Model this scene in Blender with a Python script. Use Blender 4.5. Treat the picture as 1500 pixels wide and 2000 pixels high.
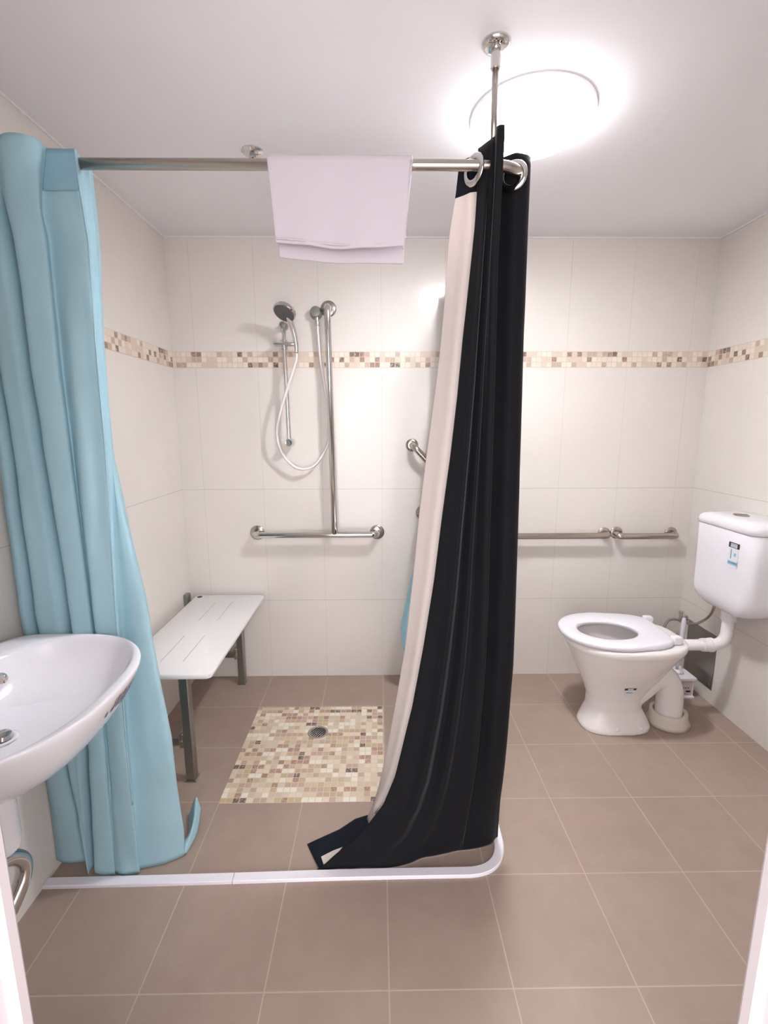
import bpy, bmesh, math, random
from mathutils import Vector, Matrix
from mathutils.bvhtree import BVHTree
from mathutils.geometry import tessellate_polygon
random.seed(7)
R = math.radians
for o in list(bpy.data.objects): bpy.data.objects.remove(o)
scn = bpy.context.scene
C = scn.collection

# ------------------------------------------------------------------ camera
XL, XR, YB, YF, H = -1.008, 1.642, 2.457, 0.45, 2.24       # room: left, right, back, front planes, ceiling
CAMZ = 1.357
pitch, yaw, roll = 0.17657, 0.01165, -0.0023
fw = Vector((math.sin(yaw)*math.cos(pitch), math.cos(yaw)*math.cos(pitch), -math.sin(pitch)))
rt = Vector((math.cos(yaw), -math.sin(yaw), 0)); up = rt.cross(fw)
r2 = rt*math.cos(roll) + up*math.sin(roll); u2 = up*math.cos(roll) - rt*math.sin(roll)
cd = bpy.data.cameras.new('camera'); cam = bpy.data.objects.new('camera', cd); C.objects.link(cam)
m = Matrix((r2, u2, -fw)).transposed().to_4x4(); m.translation = (0, 0, CAMZ)
cam.matrix_world = m
cd.sensor_fit = 'HORIZONTAL'; cd.sensor_width = 36; cd.lens = 36*935.37/1500; cd.clip_start = 0.01
scn.camera = cam

# ------------------------------------------------------------------ light and exposure
LAMP_STRENGTH = 8.0      # edge of the diffuser
LAMP_CORE = 430.0          # brighter centre, shaped to sharpen the cast shadows
HALL_STRENGTH = 1.25
HALL_FILL_W = 15.0
scn.view_settings.view_transform = 'Standard'; scn.view_settings.look = 'None'
scn.view_settings.gamma = 1; scn.view_settings.use_curve_mapping = False
scn.view_settings.exposure = 1.15
w = bpy.data.worlds.new('world'); scn.world = w; w.use_nodes = True
w.node_tree.nodes['Background'].inputs[0].default_value = (1.0, 0.97, 0.98, 1)
w.node_tree.nodes['Background'].inputs[1].default_value = HALL_STRENGTH
ld = bpy.data.lights.new('hall_fill', 'AREA'); ld.energy = HALL_FILL_W; ld.size = 1.6; ld.color = (1, .96, .98)  # unseen fill light added behind the camera to brighten the room
lo = bpy.data.objects.new('hall_fill', ld); C.objects.link(lo)
lo.location = (0, -1.3, .9); lo.rotation_euler = (R(107), 0, 0)

# ------------------------------------------------------------------ materials
def lin(c):
    c = c/255
    return c/12.92 if c <= .04045 else ((c+.055)/1.055)**2.4
def srgb(r, g, b): return (lin(r), lin(g), lin(b), 1)
class NT:
    def __init__(s, name):
        s.m = bpy.data.materials.new(name); s.m.use_nodes = True
        s.t = s.m.node_tree; s.b = s.t.nodes['Principled BSDF']; s.L = s.t.links
    def n(s, ty, **k):
        x = s.t.nodes.new(ty)
        for a, v in k.items(): setattr(x, a, v)
        return x
    def math(s, op, a, b=None, c=None):
        x = s.n('ShaderNodeMath', operation=op)
        for i, v in enumerate((a, b, c)):
            if v is None: continue
            if isinstance(v, (int, float)): x.inputs[i].default_value = v
            else: s.L.new(v, x.inputs[i])
        return x.outputs[0]
    def mix(s, f, a, b):
        x = s.n('ShaderNodeMix', data_type='RGBA')
        for i, v in ((0, f), (6, a), (7, b)):
            if isinstance(v, (int, float, tuple)): x.inputs[i].default_value = v
            else: s.L.new(v, x.inputs[i])
        return x.outputs[2]
    def pos(s):
        g = s.n('ShaderNodeNewGeometry'); x = s.n('ShaderNodeSeparateXYZ'); s.L.new(g.outputs['Position'], x.inputs[0])
        return x.outputs, g.outputs['Position']
    def noise(s, sc, det=3, vec=None, rough=.5):
        x = s.n('ShaderNodeTexNoise'); x.inputs['Scale'].default_value = sc; x.inputs['Detail'].default_value = det
        x.inputs['Roughness'].default_value = rough
        if vec is not None: s.L.new(vec, x.inputs['Vector'])
        return x.outputs['Fac']
    def ramp(s, f, stops, const=False):
        x = s.n('ShaderNodeValToRGB'); r = x.color_ramp
        if const: r.interpolation = 'CONSTANT'
        while len(r.elements) > 1: r.elements.remove(r.elements[0])
        r.elements[0].position = stops[0][0]; r.elements[0].color = stops[0][1]
        for p, c in stops[1:]:
            e = r.elements.new(p); e.color = c
        s.L.new(f, x.inputs[0]); return x.outputs[0]
    def set(s, **k):
        for a, v in k.items():
            a = a.replace('_', ' ')
            if isinstance(v, (int, float, tuple)): s.b.inputs[a].default_value = v
            else: s.L.new(v, s.b.inputs[a])
        return s
    def bump(s, h, st=.3, d=.002):
        x = s.n('ShaderNodeBump'); x.inputs['Strength'].default_value = st; x.inputs['Distance'].default_value = d
        s.L.new(h, x.inputs['Height']); s.L.new(x.outputs[0], s.b.inputs['Normal'])
    def comb(s, a, b):
        x = s.n('ShaderNodeCombineXYZ'); s.L.new(a, x.inputs[0]); s.L.new(b, x.inputs[1]); return x.outputs[0]
    def edge(s, u, u0, p, wd):
        """1 on a joint of a grid of pitch p through u0"""
        f = s.math('FRACT', s.math('DIVIDE', s.math('SUBTRACT', u, u0-100*p), p))
        d = s.math('MINIMUM', f, s.math('SUBTRACT', 1.0, f))
        return s.math('LESS_THAN', d, wd/2/p)

def plain(name, col, rough=.5, metal=0., spec=.5, nz=0, **k):
    t = NT(name); c = srgb(*col)
    if nz:
        P, v = t.pos()
        t.set(Base_Color=t.mix(t.noise(nz, 4, v), tuple(x*.9 for x in c[:3])+(1,), tuple(min(1, x*1.08) for x in c[:3])+(1,)))
    else: t.set(Base_Color=c)
    t.set(Roughness=rough, Metallic=metal); t.b.inputs['Specular IOR Level'].default_value = spec
    for a, v in k.items(): t.b.inputs[a.replace('_', ' ')].default_value = v
    return t.m

def wall_tile(name, axis):
    t = NT(name); P, v = t.pos(); u = P[axis]; z = P[2]
    vj = t.edge(u, 0.018 if axis == 0 else 2.457, .305, .0022)
    hz = None
    for zz in (.44, 1.04, 1.644, 1.719):
        e = t.math('LESS_THAN', t.math('ABSOLUTE', t.math('SUBTRACT', z, zz)), .0013)
        hz = e if hz is None else t.math('MAXIMUM', hz, e)
    nf = t.noise(2.2, 2, v)
    vj = t.math('MULTIPLY', vj, t.math('ADD', t.math('MULTIPLY', nf, .6 if axis == 0 else .2), .04 if axis == 0 else 0.0))
    hz = t.math('MULTIPLY', hz, .6)
    j = t.math('MAXIMUM', vj, hz)
    base = t.mix(t.noise(3.5, 3, v), srgb(221, 214, 208), srgb(229, 222, 217))
    streak = t.noise(60, 2, t.comb(t.math('MULTIPLY', u, .3), z))
    base = t.mix(t.math('MULTIPLY', streak, .12), base, srgb(205, 196, 186))
    t.set(Base_Color=t.mix(j, base, srgb(176, 166, 158)), Roughness=.15)
    t.b.inputs['Specular IOR Level'].default_value = .38
    t.bump(t.math('SUBTRACT', 1.0, j), .25, .0015)
    return t.m

def mosaic(name, a, b, u0, v0, pal, pitch=.0254, light=False):
    t = NT(name); P, v = t.pos()
    u = t.math('DIVIDE', t.math('SUBTRACT', P[a], u0), pitch); q = t.math('DIVIDE', t.math('SUBTRACT', P[b], v0), pitch)
    cu, cv = t.math('FLOOR', u), t.math('FLOOR', q)
    wn = t.n('ShaderNodeTexWhiteNoise', noise_dimensions='3D'); t.L.new(t.comb(cu, cv), wn.inputs[0])
    # some neighbouring pieces read as one longer piece
    cu2 = t.math('FLOOR', t.math('DIVIDE', u, 2)); w2 = t.n('ShaderNodeTexWhiteNoise', noise_dimensions='3D')
    t.L.new(t.comb(cu2, t.math('ADD', cv, 57.3)), w2.inputs[0])
    sel = t.math('GREATER_THAN', w2.outputs['Value'], .72)
    val = t.math('ADD', t.math('MULTIPLY', wn.outputs['Value'], t.math('SUBTRACT', 1.0, sel)), t.math('MULTIPLY', t.math('FRACT', t.math('MULTIPLY', w2.outputs['Value'], 13.7)), sel))
    col = t.ramp(val, pal, True)
    vein = t.noise(120, 4, v, .7)
    col = t.mix(t.math('MULTIPLY', t.math('GREATER_THAN', vein, .56), t.math('MULTIPLY', t.math('GREATER_THAN', val, .8), .55)), col, srgb(214, 198, 176))
    col = t.mix(t.math('MULTIPLY', t.noise(45, 3, v), .22), col, srgb(238, 230, 216))
    fu, fv = t.math('FRACT', u), t.math('FRACT', q)
    du = t.math('MINIMUM', fu, t.math('SUBTRACT', 1.0, fu)); dv = t.math('MINIMUM', fv, t.math('SUBTRACT', 1.0, fv))
    g = t.math('LESS_THAN', t.math('MINIMUM', du, dv), .055)
    t.set(Base_Color=t.mix(g, col, srgb(206, 190, 170)), Roughness=t.math('ADD', t.math('MULTIPLY', g, .4), .22))
    t.bump(t.math('SUBTRACT', 1.0, g), .4, .001)
    return t.m
def S(*a): return srgb(*a)
PAL_FLOOR = [(0, S(224, 208, 184)), (.17, S(204, 184, 156)), (.32, S(234, 226, 210)), (.45, S(188, 158, 138)), (.57, S(190, 168, 130)),
             (.66, S(212, 194, 172)), (.78, S(158, 116, 94)), (.87, S(84, 58, 50)), (.93, S(166, 124, 106))]
PAL_WALL = [(0, S(226, 212, 200)), (.3, S(214, 196, 180)), (.5, S(230, 220, 208)), (.66, S(190, 164, 150)), (.76, S(146, 112, 98)),
            (.85, S(90, 68, 62)), (.92, S(180, 154, 134))]

def floor_tile():
    t = NT('floor_tile'); P, v = t.pos(); x, y = P[0], P[1]
    ju = t.edge(x, -.284, .305, .0032); jv = t.edge(y, 1.25, .3035, .0032)
    j = t.math('MAXIMUM', ju, jv)
    j = t.math('MULTIPLY', j, t.math('MINIMUM', 1.0, t.math('ADD', .12, t.math('MULTIPLY', t.noise(3.1, 2, v), 1.05))))
    cell = t.n('ShaderNodeTexWhiteNoise', noise_dimensions='3D')
    t.L.new(t.comb(t.math('FLOOR', t.math('DIVIDE', t.math('ADD', x, .284), .305)), t.math('FLOOR', t.math('DIVIDE', t.math('SUBTRACT', y, 1.25), .3035))), cell.inputs[0])
    base = t.mix(t.noise(2.6, 4, v), srgb(160, 140, 128), srgb(192, 173, 161))
    base = t.mix(t.math('MULTIPLY', t.noise(9, 7, v, .7), .6), base, srgb(140, 118, 107))
    base = t.mix(t.math('MULTIPLY', cell.outputs['Value'], .16), base, srgb(184, 168, 154))
    base = t.mix(t.math('MULTIPLY', t.noise(420, 2, v), .3), base, srgb(120, 104, 96))
    t.set(Base_Color=t.mix(j, base, srgb(196, 178, 164)), Roughness=.46)
    t.b.inputs['Specular IOR Level'].default_value = .35
    t.bump(t.noise(90, 4, v), .08, .001)
    return t.m

M = {}
M['wall_x'] = wall_tile('wall_tile_back', 0); M['wall_y'] = wall_tile('wall_tile_side', 1)
M['floor'] = floor_tile()
M['mos_floor'] = mosaic('stone_mosaic_floor', 0, 1, -.594, 1.545, PAL_FLOOR)
M['mos_x'] = mosaic('stone_mosaic_band_back', 0, 2, .01, 1.644, PAL_WALL, .025)
M['mos_y'] = mosaic('stone_mosaic_band_side', 1, 2, 2.457, 1.644, PAL_WALL, .025)
M['ceil'] = plain('ceiling_paint', (240, 238, 242), .75)
M['caulk'] = plain('white_caulk', (236, 232, 230), .5)
M['paint'] = plain('door_frame_paint', (208, 199, 202), .4)
M['front'] = plain('front_wall_paint', (225, 220, 216), .5)
M['ceramic'] = plain('white_ceramic', (236, 234, 240), .1, spec=.6)
M['pan'] = plain('toilet_ceramic', (236, 231, 229), .1, spec=.6)
M['plastic'] = plain('white_plastic', (236, 234, 240), .28)
M['pipe'] = plain('white_pvc', (238, 234, 236), .3)
M['cream_pvc'] = plain('cream_rubber', (222, 212, 200), .5)
M['chrome'] = plain('chrome', (214, 212, 210), .09, 1)
M['steel'] = plain('brushed_steel', (188, 180, 172), .24, 1, nz=200)
M['dsteel'] = plain('dull_steel', (156, 156, 152), .35, 1)
M['plate'] = plain('steel_cover_plate', (160, 156, 152), .3, 1)
M['dark'] = plain('recess_shade', (52, 50, 52), .5)  # dark colour painted in for the shade inside holes and gaps
M['grey_face'] = plain('grey_spray_face', (92, 92, 92), .5)
M['seat_white'] = plain('white_seat_board', (238, 236, 236), .35)
M['groove'] = plain('seat_groove', (190, 186, 182), .6)
M['hose'] = plain('silver_white_hose', (226, 222, 222), .3, .15)
M['strip'] = plain('white_water_strip', (236, 232, 240), .4)
M['label_white'] = plain('label_paper', (226, 230, 238), .5)
M['label_pink'] = plain('label_pinkish_paper', (206, 190, 188), .6)
M['label_black'] = plain('label_black', (30, 32, 42), .5)
M['label_blue'] = plain('label_blue', (140, 200, 226), .5)
M['print'] = plain('grey_print', (110, 100, 112), .6)
M['bulb'] = plain('red_glass_bulb', (110, 40, 60), .1)
M['lining'] = None
LX, LY = .446, 1.552
t = NT('lamp_diffuser'); P, v = t.pos()
rr0 = t.math('SQRT', t.math('ADD', t.math('POWER', t.math('SUBTRACT', P[0], LX), 2), t.math('POWER', t.math('SUBTRACT', P[1], LY), 2)))
core = t.math('SUBTRACT', 1.0, t.math('SMOOTH_MIN', 1.0, t.math('DIVIDE', rr0, .085), .2))
t.set(Base_Color=(1, 1, 1, 1), Emission_Color=(.97, .975, 1, 1), Emission_Strength=t.math('MAXIMUM', LAMP_STRENGTH, t.math('MULTIPLY', core, LAMP_CORE))); M['lamp'] = t.m

def cloth(name, col, rough=.8, trans=.0, sheen=.0, weave=600, dark=.85):
    t = NT(name); P, v = t.pos(); c = srgb(*col)
    nz = t.noise(weave, 2, v); n2 = t.noise(9, 4, v)
    f = t.math('ADD', t.math('MULTIPLY', nz, .5), t.math('MULTIPLY', n2, .5))
    cc = t.mix(f, tuple(x*dark for x in c[:3])+(1,), tuple(min(1, x*(2-dark)) for x in c[:3])+(1,))
    t.set(Base_Color=cc, Roughness=rough)
    t.b.inputs['Specular IOR Level'].default_value = .2
    if sheen: t.b.inputs['Sheen Weight'].default_value = sheen; t.b.inputs['Sheen Roughness'].default_value = .35; t.b.inputs['Sheen Tint'].default_value = (.55, .55, .62, 1)
    t.bump(t.math('ADD', t.math('MULTIPLY', nz, .2), n2), .25, .004)
    if trans:
        out = t.t.nodes['Material Output']; tr = t.n('ShaderNodeBsdfTranslucent'); t.L.new(cc, tr.inputs[0])
        mx = t.n('ShaderNodeMixShader'); mx.inputs[0].default_value = trans
        t.L.new(t.b.outputs[0], mx.inputs[1]); t.L.new(tr.outputs[0], mx.inputs[2]); t.L.new(mx.outputs[0], out.inputs[0])
    return t.m
M['teal'] = cloth('pale_blue_polyester', (176, 212, 224), .55, .2)
M['teal_header'] = cloth('pale_blue_header', (144, 184, 200), .55, .05)
M['black'] = cloth('black_velvet', (17, 17, 21), .8, 0, .2, 500, .7)
M['black2'] = cloth('black_tape', (20, 24, 34), .85, 0, .05)
M['lining'] = cloth('cream_lining', (224, 212, 206), .75, .12, dark=.97)
M['towel'] = cloth('white_towel', (204, 195, 202), .95, .1, .2, 900, .96)

# ------------------------------------------------------------------ geometry helpers
def link(name, bm, mats, parent=None, smooth=True, auto=None):
    bmesh.ops.recalc_face_normals(bm, faces=bm.faces)
    me = bpy.data.meshes.new(name); bm.to_mesh(me); bm.free()
    if not isinstance(mats, (list, tuple)): mats = [mats]
    for q in mats: me.materials.append(q)
    for p in me.polygons: p.use_smooth = smooth
    o = bpy.data.objects.new(name, me); C.objects.link(o)
    if smooth and auto is not None:
        bm2 = bmesh.new(); bm2.from_mesh(me)
        for e in bm2.edges:
            if len(e.link_faces) == 2 and e.calc_face_angle(0) > R(auto): e.smooth = False
        bm2.to_mesh(me); bm2.free()
    if parent is not None:
        o.parent = parent; o.matrix_parent_inverse = Matrix.Translation(-Vector(parent.location))
    return o
def tag(o, label=None, cat=None, group=None, kind=None):
    for k, v in (('label', label), ('category', cat), ('group', group), ('kind', kind)):
        if v: o[k] = v
    return o
def thing(name, loc, label, cat, group=None):
    o = bpy.data.objects.new(name, None); C.objects.link(o); o.location = loc; o.empty_display_size = .05
    return tag(o, label, cat, group)
def struct(name, bm, mats, smooth=False): return tag(link(name, bm, mats, None, smooth), kind='structure')

def box(bm, x0, x1, y0, y1, z0, z1, bev=0, seg=2, mat=0):
    r = bmesh.ops.create_cube(bm, size=1)
    for v in r['verts']: v.co = Vector(((x0+x1)/2+v.co.x*(x1-x0), (y0+y1)/2+v.co.y*(y1-y0), (z0+z1)/2+v.co.z*(z1-z0)))
    fs = set(f for v in r['verts'] for f in v.link_faces)
    if bev:
        es = list(set(e for v in r['verts'] for e in v.link_edges))
        g = bmesh.ops.bevel(bm, geom=es, offset=bev, segments=seg, affect='EDGES', profile=.5)
        fs |= set(g['faces'])
    for f in fs:
        if f.is_valid: f.material_index = mat
    return bm
def fillet(pts, rad, n=8):
    out = [Vector(pts[0])]
    for i in range(1, len(pts)-1):
        a, b, c = Vector(pts[i-1]), Vector(pts[i]), Vector(pts[i+1])
        d1, d2 = (a-b), (c-b); l = min(rad, d1.length*.49, d2.length*.49)
        d1.normalize(); d2.normalize(); p, q = b+d1*l, b+d2*l
        for k in range(n+1):
            s = k/n; out.append(p*(1-s)**2 + b*2*s*(1-s) + q*s*s)
    out.append(Vector(pts[-1])); return out
def catmull(pts, n=8):
    P = [Vector(p) for p in pts]; P = [P[0]*2-P[1]] + P + [P[-1]*2-P[-2]]; out = []
    for i in range(1, len(P)-2):
        for k in range(n):
            s = k/n; a, b, c, d = P[i-1:i+3]
            out.append(.5*((2*b)+(c-a)*s+(2*a-5*b+4*c-d)*s*s+(3*b-a-3*c+d)*s**3))
    out.append(P[-2]); return out
def tube(bm, pts, r, n=20, caps=True, mat=0):
    pts = [Vector(p) for p in pts]; N = len(pts)
    rr = r if isinstance(r, (list, tuple)) else [r]*N
    T = [(pts[min(i+1, N-1)]-pts[max(i-1, 0)]).normalized() for i in range(N)]
    a = Vector((0, 0, 1)) if abs(T[0].z) < .9 else Vector((1, 0, 0))
    nrm = T[0].cross(a).normalized(); rings = []
    for i in range(N):
        nrm = (nrm - T[i]*nrm.dot(T[i])).normalized(); bi = T[i].cross(nrm)
        rings.append([bm.verts.new(pts[i]+(nrm*math.cos(2*math.pi*k/n)+bi*math.sin(2*math.pi*k/n))*rr[i]) for k in range(n)])
    for A, B in zip(rings, rings[1:]):
        for k in range(n): bm.faces.new((A[k], A[(k+1) % n], B[(k+1) % n], B[k])).material_index = mat
    if caps: bm.faces.new(rings[0][::-1]).material_index = mat; bm.faces.new(rings[-1]).material_index = mat
    return bm
def lathe(bm, prof, origin, axis=(0, 0, 1), n=40, mat=0):
    """prof: (radius, height along axis)"""
    o = Vector(origin); ax = Vector(axis).normalized(); q = ax.to_track_quat('Z', 'Y').to_matrix()
    rings = []
    for r, h in prof:
        if r < 1e-6: rings.append([bm.verts.new(o+q@Vector((0, 0, h)))])
        else: rings.append([bm.verts.new(o+q@Vector((r*math.cos(2*math.pi*k/n), r*math.sin(2*math.pi*k/n), h))) for k in range(n)])
    for A, B in zip(rings, rings[1:]):
        if len(A) == 1 and len(B) == 1: continue
        for k in range(n):
            k2 = (k+1) % n
            if len(A) == 1: f = (A[0], B[k2], B[k])
            elif len(B) == 1: f = (A[k], A[k2], B[0])
            else: f = (A[k], A[k2], B[k2], B[k])
            bm.faces.new(f).material_index = mat
    return bm
def loft(bm, rings, cap0=True, cap1=True, mat=0):
    vr = [[bm.verts.new(p) for p in r] for r in rings]; n = len(vr[0])
    for A, B in zip(vr, vr[1:]):
        for k in range(n): bm.faces.new((A[k], A[(k+1) % n], B[(k+1) % n], B[k])).material_index = mat
    if cap0: bm.faces.new(vr[0][::-1]).material_index = mat
    if cap1: bm.faces.new(vr[-1]).material_index = mat
    return bm
def rrect(x0, x1, y0, y1, z, radii, n=8):
    """radii: for corners (x1,y1),(x0,y1),(x0,y0),(x1,y0)"""
    out = []
    for (cx, cy, sx, sy, a0), r in zip(((x1, y1, -1, -1, 0), (x0, y1, 1, -1, 90), (x0, y0, 1, 1, 180), (x1, y0, -1, 1, 270)), radii):
        for k in range(n+1):
            a = R(a0+90*k/n); out.append(Vector((cx+sx*r+r*math.cos(a), cy+sy*r+r*math.sin(a), z)))
    return out
def oval(cx, cy, z, af, ab, hw, n=64, e=2.2, eb=None):
    """front half-length af toward -x, back half-length ab toward +x"""
    out = []; eb = eb or e
    for k in range(n):
        t_ = 2*math.pi*k/n; c, s = math.cos(t_), math.sin(t_)
        ee = eb if c > 0 else e; a = ab if c > 0 else af
        out.append(Vector((cx+a*math.copysign(abs(c)**(2/ee), c), cy+hw*math.copysign(abs(s)**(2/ee), s), z)))
    return out
def interp(tab, z):
    """tab: list of (z, value) from high z to low z"""
    if z >= tab[0][0]: return tab[0][1]
    for (z0, a), (z1, b) in zip(tab, tab[1:]):
        if z >= z1: return a+(b-a)*(z0-z)/(z0-z1)
    return tab[-1][1]
def crs(vals, t_):
    """catmull-rom through a list of vectors at parameter t in [0, n-1]"""
    n = len(vals); i = min(int(t_), n-2); s = t_-i
    a, b, c, d = vals[max(i-1, 0)], vals[i], vals[i+1], vals[min(i+2, n-1)]
    return .5*((2*b)+(c-a)*s+(2*a-5*b+4*c-d)*s*s+(3*b-a-3*c+d)*s**3)
def sheet(name, colf, zs, sub, mat, parent, thick=.0015, noise=.0):
    """colf(z) -> list of plan points (Vector x,y,z); cloth through them"""
    bm = bmesh.new(); grid = []
    for z in zs:
        cols = colf(z); nn = (len(cols)-1)*sub
        grid.append([bm.verts.new(crs(cols, (len(cols)-1)*k/nn)) for k in range(nn+1)])
    from mathutils import noise as N_
    for r in grid:
        for v in r:
            if noise:
                q = N_.noise_vector(Vector((v.co.x*9, v.co.y*9, v.co.z*3.5)))
                q2 = N_.noise_vector(Vector((v.co.x*26, v.co.y*26+5, v.co.z*11)))
                v.co.y += (q.y+q2.y*.45)*noise; v.co.x += q.x*noise*.4
    for A, B in zip(grid, grid[1:]):
        for k in range(len(A)-1): bm.faces.new((A[k], A[k+1], B[k+1], B[k]))
    o = link(name, bm, mat, parent)
    if thick:
        md = o.modifiers.new('thickness', 'SOLIDIFY'); md.thickness = thick; md.offset = 0
    return o
def frange(a, b, n): return [a+(b-a)*i/(n-1) for i in range(n)]
def quadface(bm, pts, mat=0): bm.faces.new([bm.verts.new(p) for p in pts]).material_index = mat

# ------------------------------------------------------------------ room shell
T = .1
struct('floor', box(bmesh.new(), XL-T, XR+T, -1.6, YB+T, -.1, 0), M['floor'])
struct('ceiling', box(bmesh.new(), XL-T, XR+T, YF-.12, YB+T, H, H+.1), M['ceil'])
struct('wall_back', box(bmesh.new(), XL-T, XR+T, YB, YB+T, 0, H), M['wall_x'])
struct('wall_left', box(bmesh.new(), XL-T, XL, YF-.12, YB, 0, H), M['wall_y'])
struct('wall_right', box(bmesh.new(), XR, XR+T, YF-.12, YB, 0, H), M['wall_y'])
DL, DR, DH = -.402, .423, 2.06
bm = bmesh.new(); box(bm, XL, DL-.03, YF-.12, YF, 0, H); box(bm, DR+.03, XR, YF-.12, YF, 0, H); box(bm, DL-.03, DR+.03, YF-.12, YF, DH+.03, H)
struct('wall_front', bm, M['front'])
# steel door frame: bevelled edge to the room, reveal behind it
bm = bmesh.new()
for s, xe in ((-1, DL), (1, DR)):
    prof = [(xe+s*.035, YF+.004), (xe+s*.006, YF+.004), (xe, YF-.004), (xe, YF-.016), (xe-s*(-.012), YF-.02), (xe+s*.012, YF-.15), (xe+s*.035, YF-.15)]
    A = [bm.verts.new((x, y, 0)) for x, y in prof]; B = [bm.verts.new((x, y, DH+.03)) for x, y in prof]
    for k in range(len(A)): bm.faces.new((A[k], A[(k+1) % len(A)], B[(k+1) % len(A)], B[k]))
    bm.faces.new(A); bm.faces.new(B)
box(bm, DL-.03, DR+.03, YF-.15, YF+.004, DH, DH+.03)
struct('door_1', bm, M['paint'])
# ceiling bead, mosaic bands, mosaic floor inset
bm = bmesh.new(); c = .006
box(bm, XL, XR, YB-c, YB, H-c, H); box(bm, XL, XL+c, YF, YB-c, H-c, H); box(bm, XR-c, XR, YF, YB-c, H-c, H)
struct('trim_1', bm, M['caulk'])
e = .0012
struct('trim_2', box(bmesh.new(), XL+e, XR-e, YB-e, YB, 1.644, 1.719), M['mos_x'])
struct('trim_3', box(bmesh.new(), XL, XL+e, YF, YB, 1.644, 1.719), M['mos_y'])
struct('trim_4', box(bmesh.new(), XR-e, XR, YF, YB, 1.644, 1.719), M['mos_y'])
struct('trim_5', box(bmesh.new(), -.590, .018, 1.545, 2.153, 0, .0008), M['mos_floor'])

# ------------------------------------------------------------------ ceiling lamp
lp = thing('ceiling_lamp', (LX, LY, H), 'lit round white dome lamp on the ceiling above the black curtain', 'ceiling lamp')
bm = bmesh.new(); lathe(bm, [(0, 0), (.172, 0), (.174, -.003), (.174, -.012), (.170, -.014), (0, -.014)], (LX, LY, H), n=64)
link('base_ring', bm, M['plastic'], lp, auto=30)
bm = bmesh.new(); prof = [(.171, -.013)] + [(.171*math.cos(R(a)), -.020-.060*math.sin(R(a))) for a in range(0, 90, 6)] + [(0, -.080)]
lathe(bm, prof, (LX, LY, H), n=64)
link('diffuser', bm, M['lamp'], lp)

# ------------------------------------------------------------------ fire sprinkler
sx, sy = -.405, 1.745
sp = thing('fire_sprinkler', (sx, sy, H), 'small chrome fire sprinkler on the ceiling behind the curtain rail', 'sprinkler')
bm = bmesh.new(); lathe(bm, [(0, 0), (.036, 0), (.036, -.003), (.026, -.010), (.015, -.012), (0, -.012)], (sx, sy, H), n=36); link('escutcheon', bm, M['chrome'], sp, auto=40)
bm = bmesh.new(); lathe(bm, [(0, -.011), (.011, -.012), (.011, -.022), (0, -.022)], (sx, sy, H), n=6)
for s in (-1, 1): tube(bm, fillet([(sx+s*.009, sy, H-.02), (sx+s*.011, sy, H-.036), (sx, sy, H-.05)], .01, 4), .0022, 8)
link('frame', bm, M['chrome'], sp, auto=40)
bm = bmesh.new(); lathe(bm, [(0, -.022), (.003, -.024), (.004, -.034), (.002, -.046), (0, -.047)], (sx, sy, H), n=12); link('glass_bulb', bm, M['bulb'], sp)
bm = bmesh.new(); lathe(bm, [(0, -.049), (.013, -.050), (.014, -.052), (0, -.0525)], (sx, sy, H), n=24); link('deflector', bm, M['chrome'], sp, auto=40)

# ------------------------------------------------------------------ curtain rail
RZ, RY, RX = 1.972, 1.272, .362
rail = thing('curtain_rail', (0, RY, RZ), 'stainless L shaped curtain rail running from the left wall and hung from the ceiling', 'curtain rail')
bm = bmesh.new(); tube(bm, fillet([(XL+.004, RY, RZ), (RX, RY, RZ), (RX, YB-.004, RZ)], .085, 12), .0125, 24); link('tube', bm, M['steel'], rail)
bm = bmesh.new(); lathe(bm, [(0, 0), (.03, 0), (.03, .004), (.018, .012), (0, .012)], (XL, RY, RZ), (1, 0, 0)); link('wall_flange', bm, M['chrome'], rail, auto=40)
bm = bmesh.new(); lathe(bm, [(0, 0), (.03, 0), (.03, .004), (.018, .012), (0, .012)], (RX, YB, RZ), (0, -1, 0)); link('wall_flange', bm, M['chrome'], rail, auto=40)
bm = bmesh.new(); tube(bm, [(.28, RY+.012, RZ+.006), (.28, 1.292, H-.01)], .0075, 20); link('drop_rod', bm, M['steel'], rail)
bm = bmesh.new(); tube(bm, [(.28, 1.292, H-.055), (.28, 1.292, H-.053), (.28, 1.292, H-.008)], [.0098, .0115, .0115], 20); link('sleeve', bm, M['chrome'], rail, auto=40)
bm = bmesh.new(); lathe(bm, [(0, 0), (.034, 0), (.034, -.004), (.029, -.010), (.015, -.013), (0, -.013)], (.28, 1.292, H)); link('ceiling_flange', bm, M['chrome'], rail, auto=40)

# ------------------------------------------------------------------ towel over the rail
bm = bmesh.new(); rows = []
xs = frange(0, 1, 46)
def towel_col(u):
    tl, tr_ = -.258, .084
    out = []
    wob = .003*math.sin(u*5+.6)+.0015*math.sin(u*17)
    zf = 1.792+.004*math.sin(u*7+1)-.016*u; zb = 1.770+.003*math.sin(u*6+2)-.017*u
    for k in range(15):
        s = k/14; z = zf+(RZ-zf)*s
        x = (tl+.012*(1-s))+(tr_-.020*(1-s)-tl-.012*(1-s))*u
        out.append(Vector((x, RY-.0175+wob*(1-s)*2.2-.012*(1-s)*u**4, z)))
    for k in range(1, 8):
        a = math.pi*k/8; out.append(Vector((tl+(tr_-tl)*u, RY-.0175*math.cos(a), RZ+.0175*math.sin(a))))
    for k in range(15):
        s = k/14; z = RZ+(zb-RZ)*s
        out.append(Vector((tl+.014*s+(tr_-.02*s-tl-.014*s)*u, RY+.0175+wob*s, z)))
    return out
g = [[bm.verts.new(p) for p in towel_col(u)] for u in xs]
for A, B in zip(g, g[1:]):
    for k in range(len(A)-1): bm.faces.new((A[k], A[k+1], B[k+1], B[k]))
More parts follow.
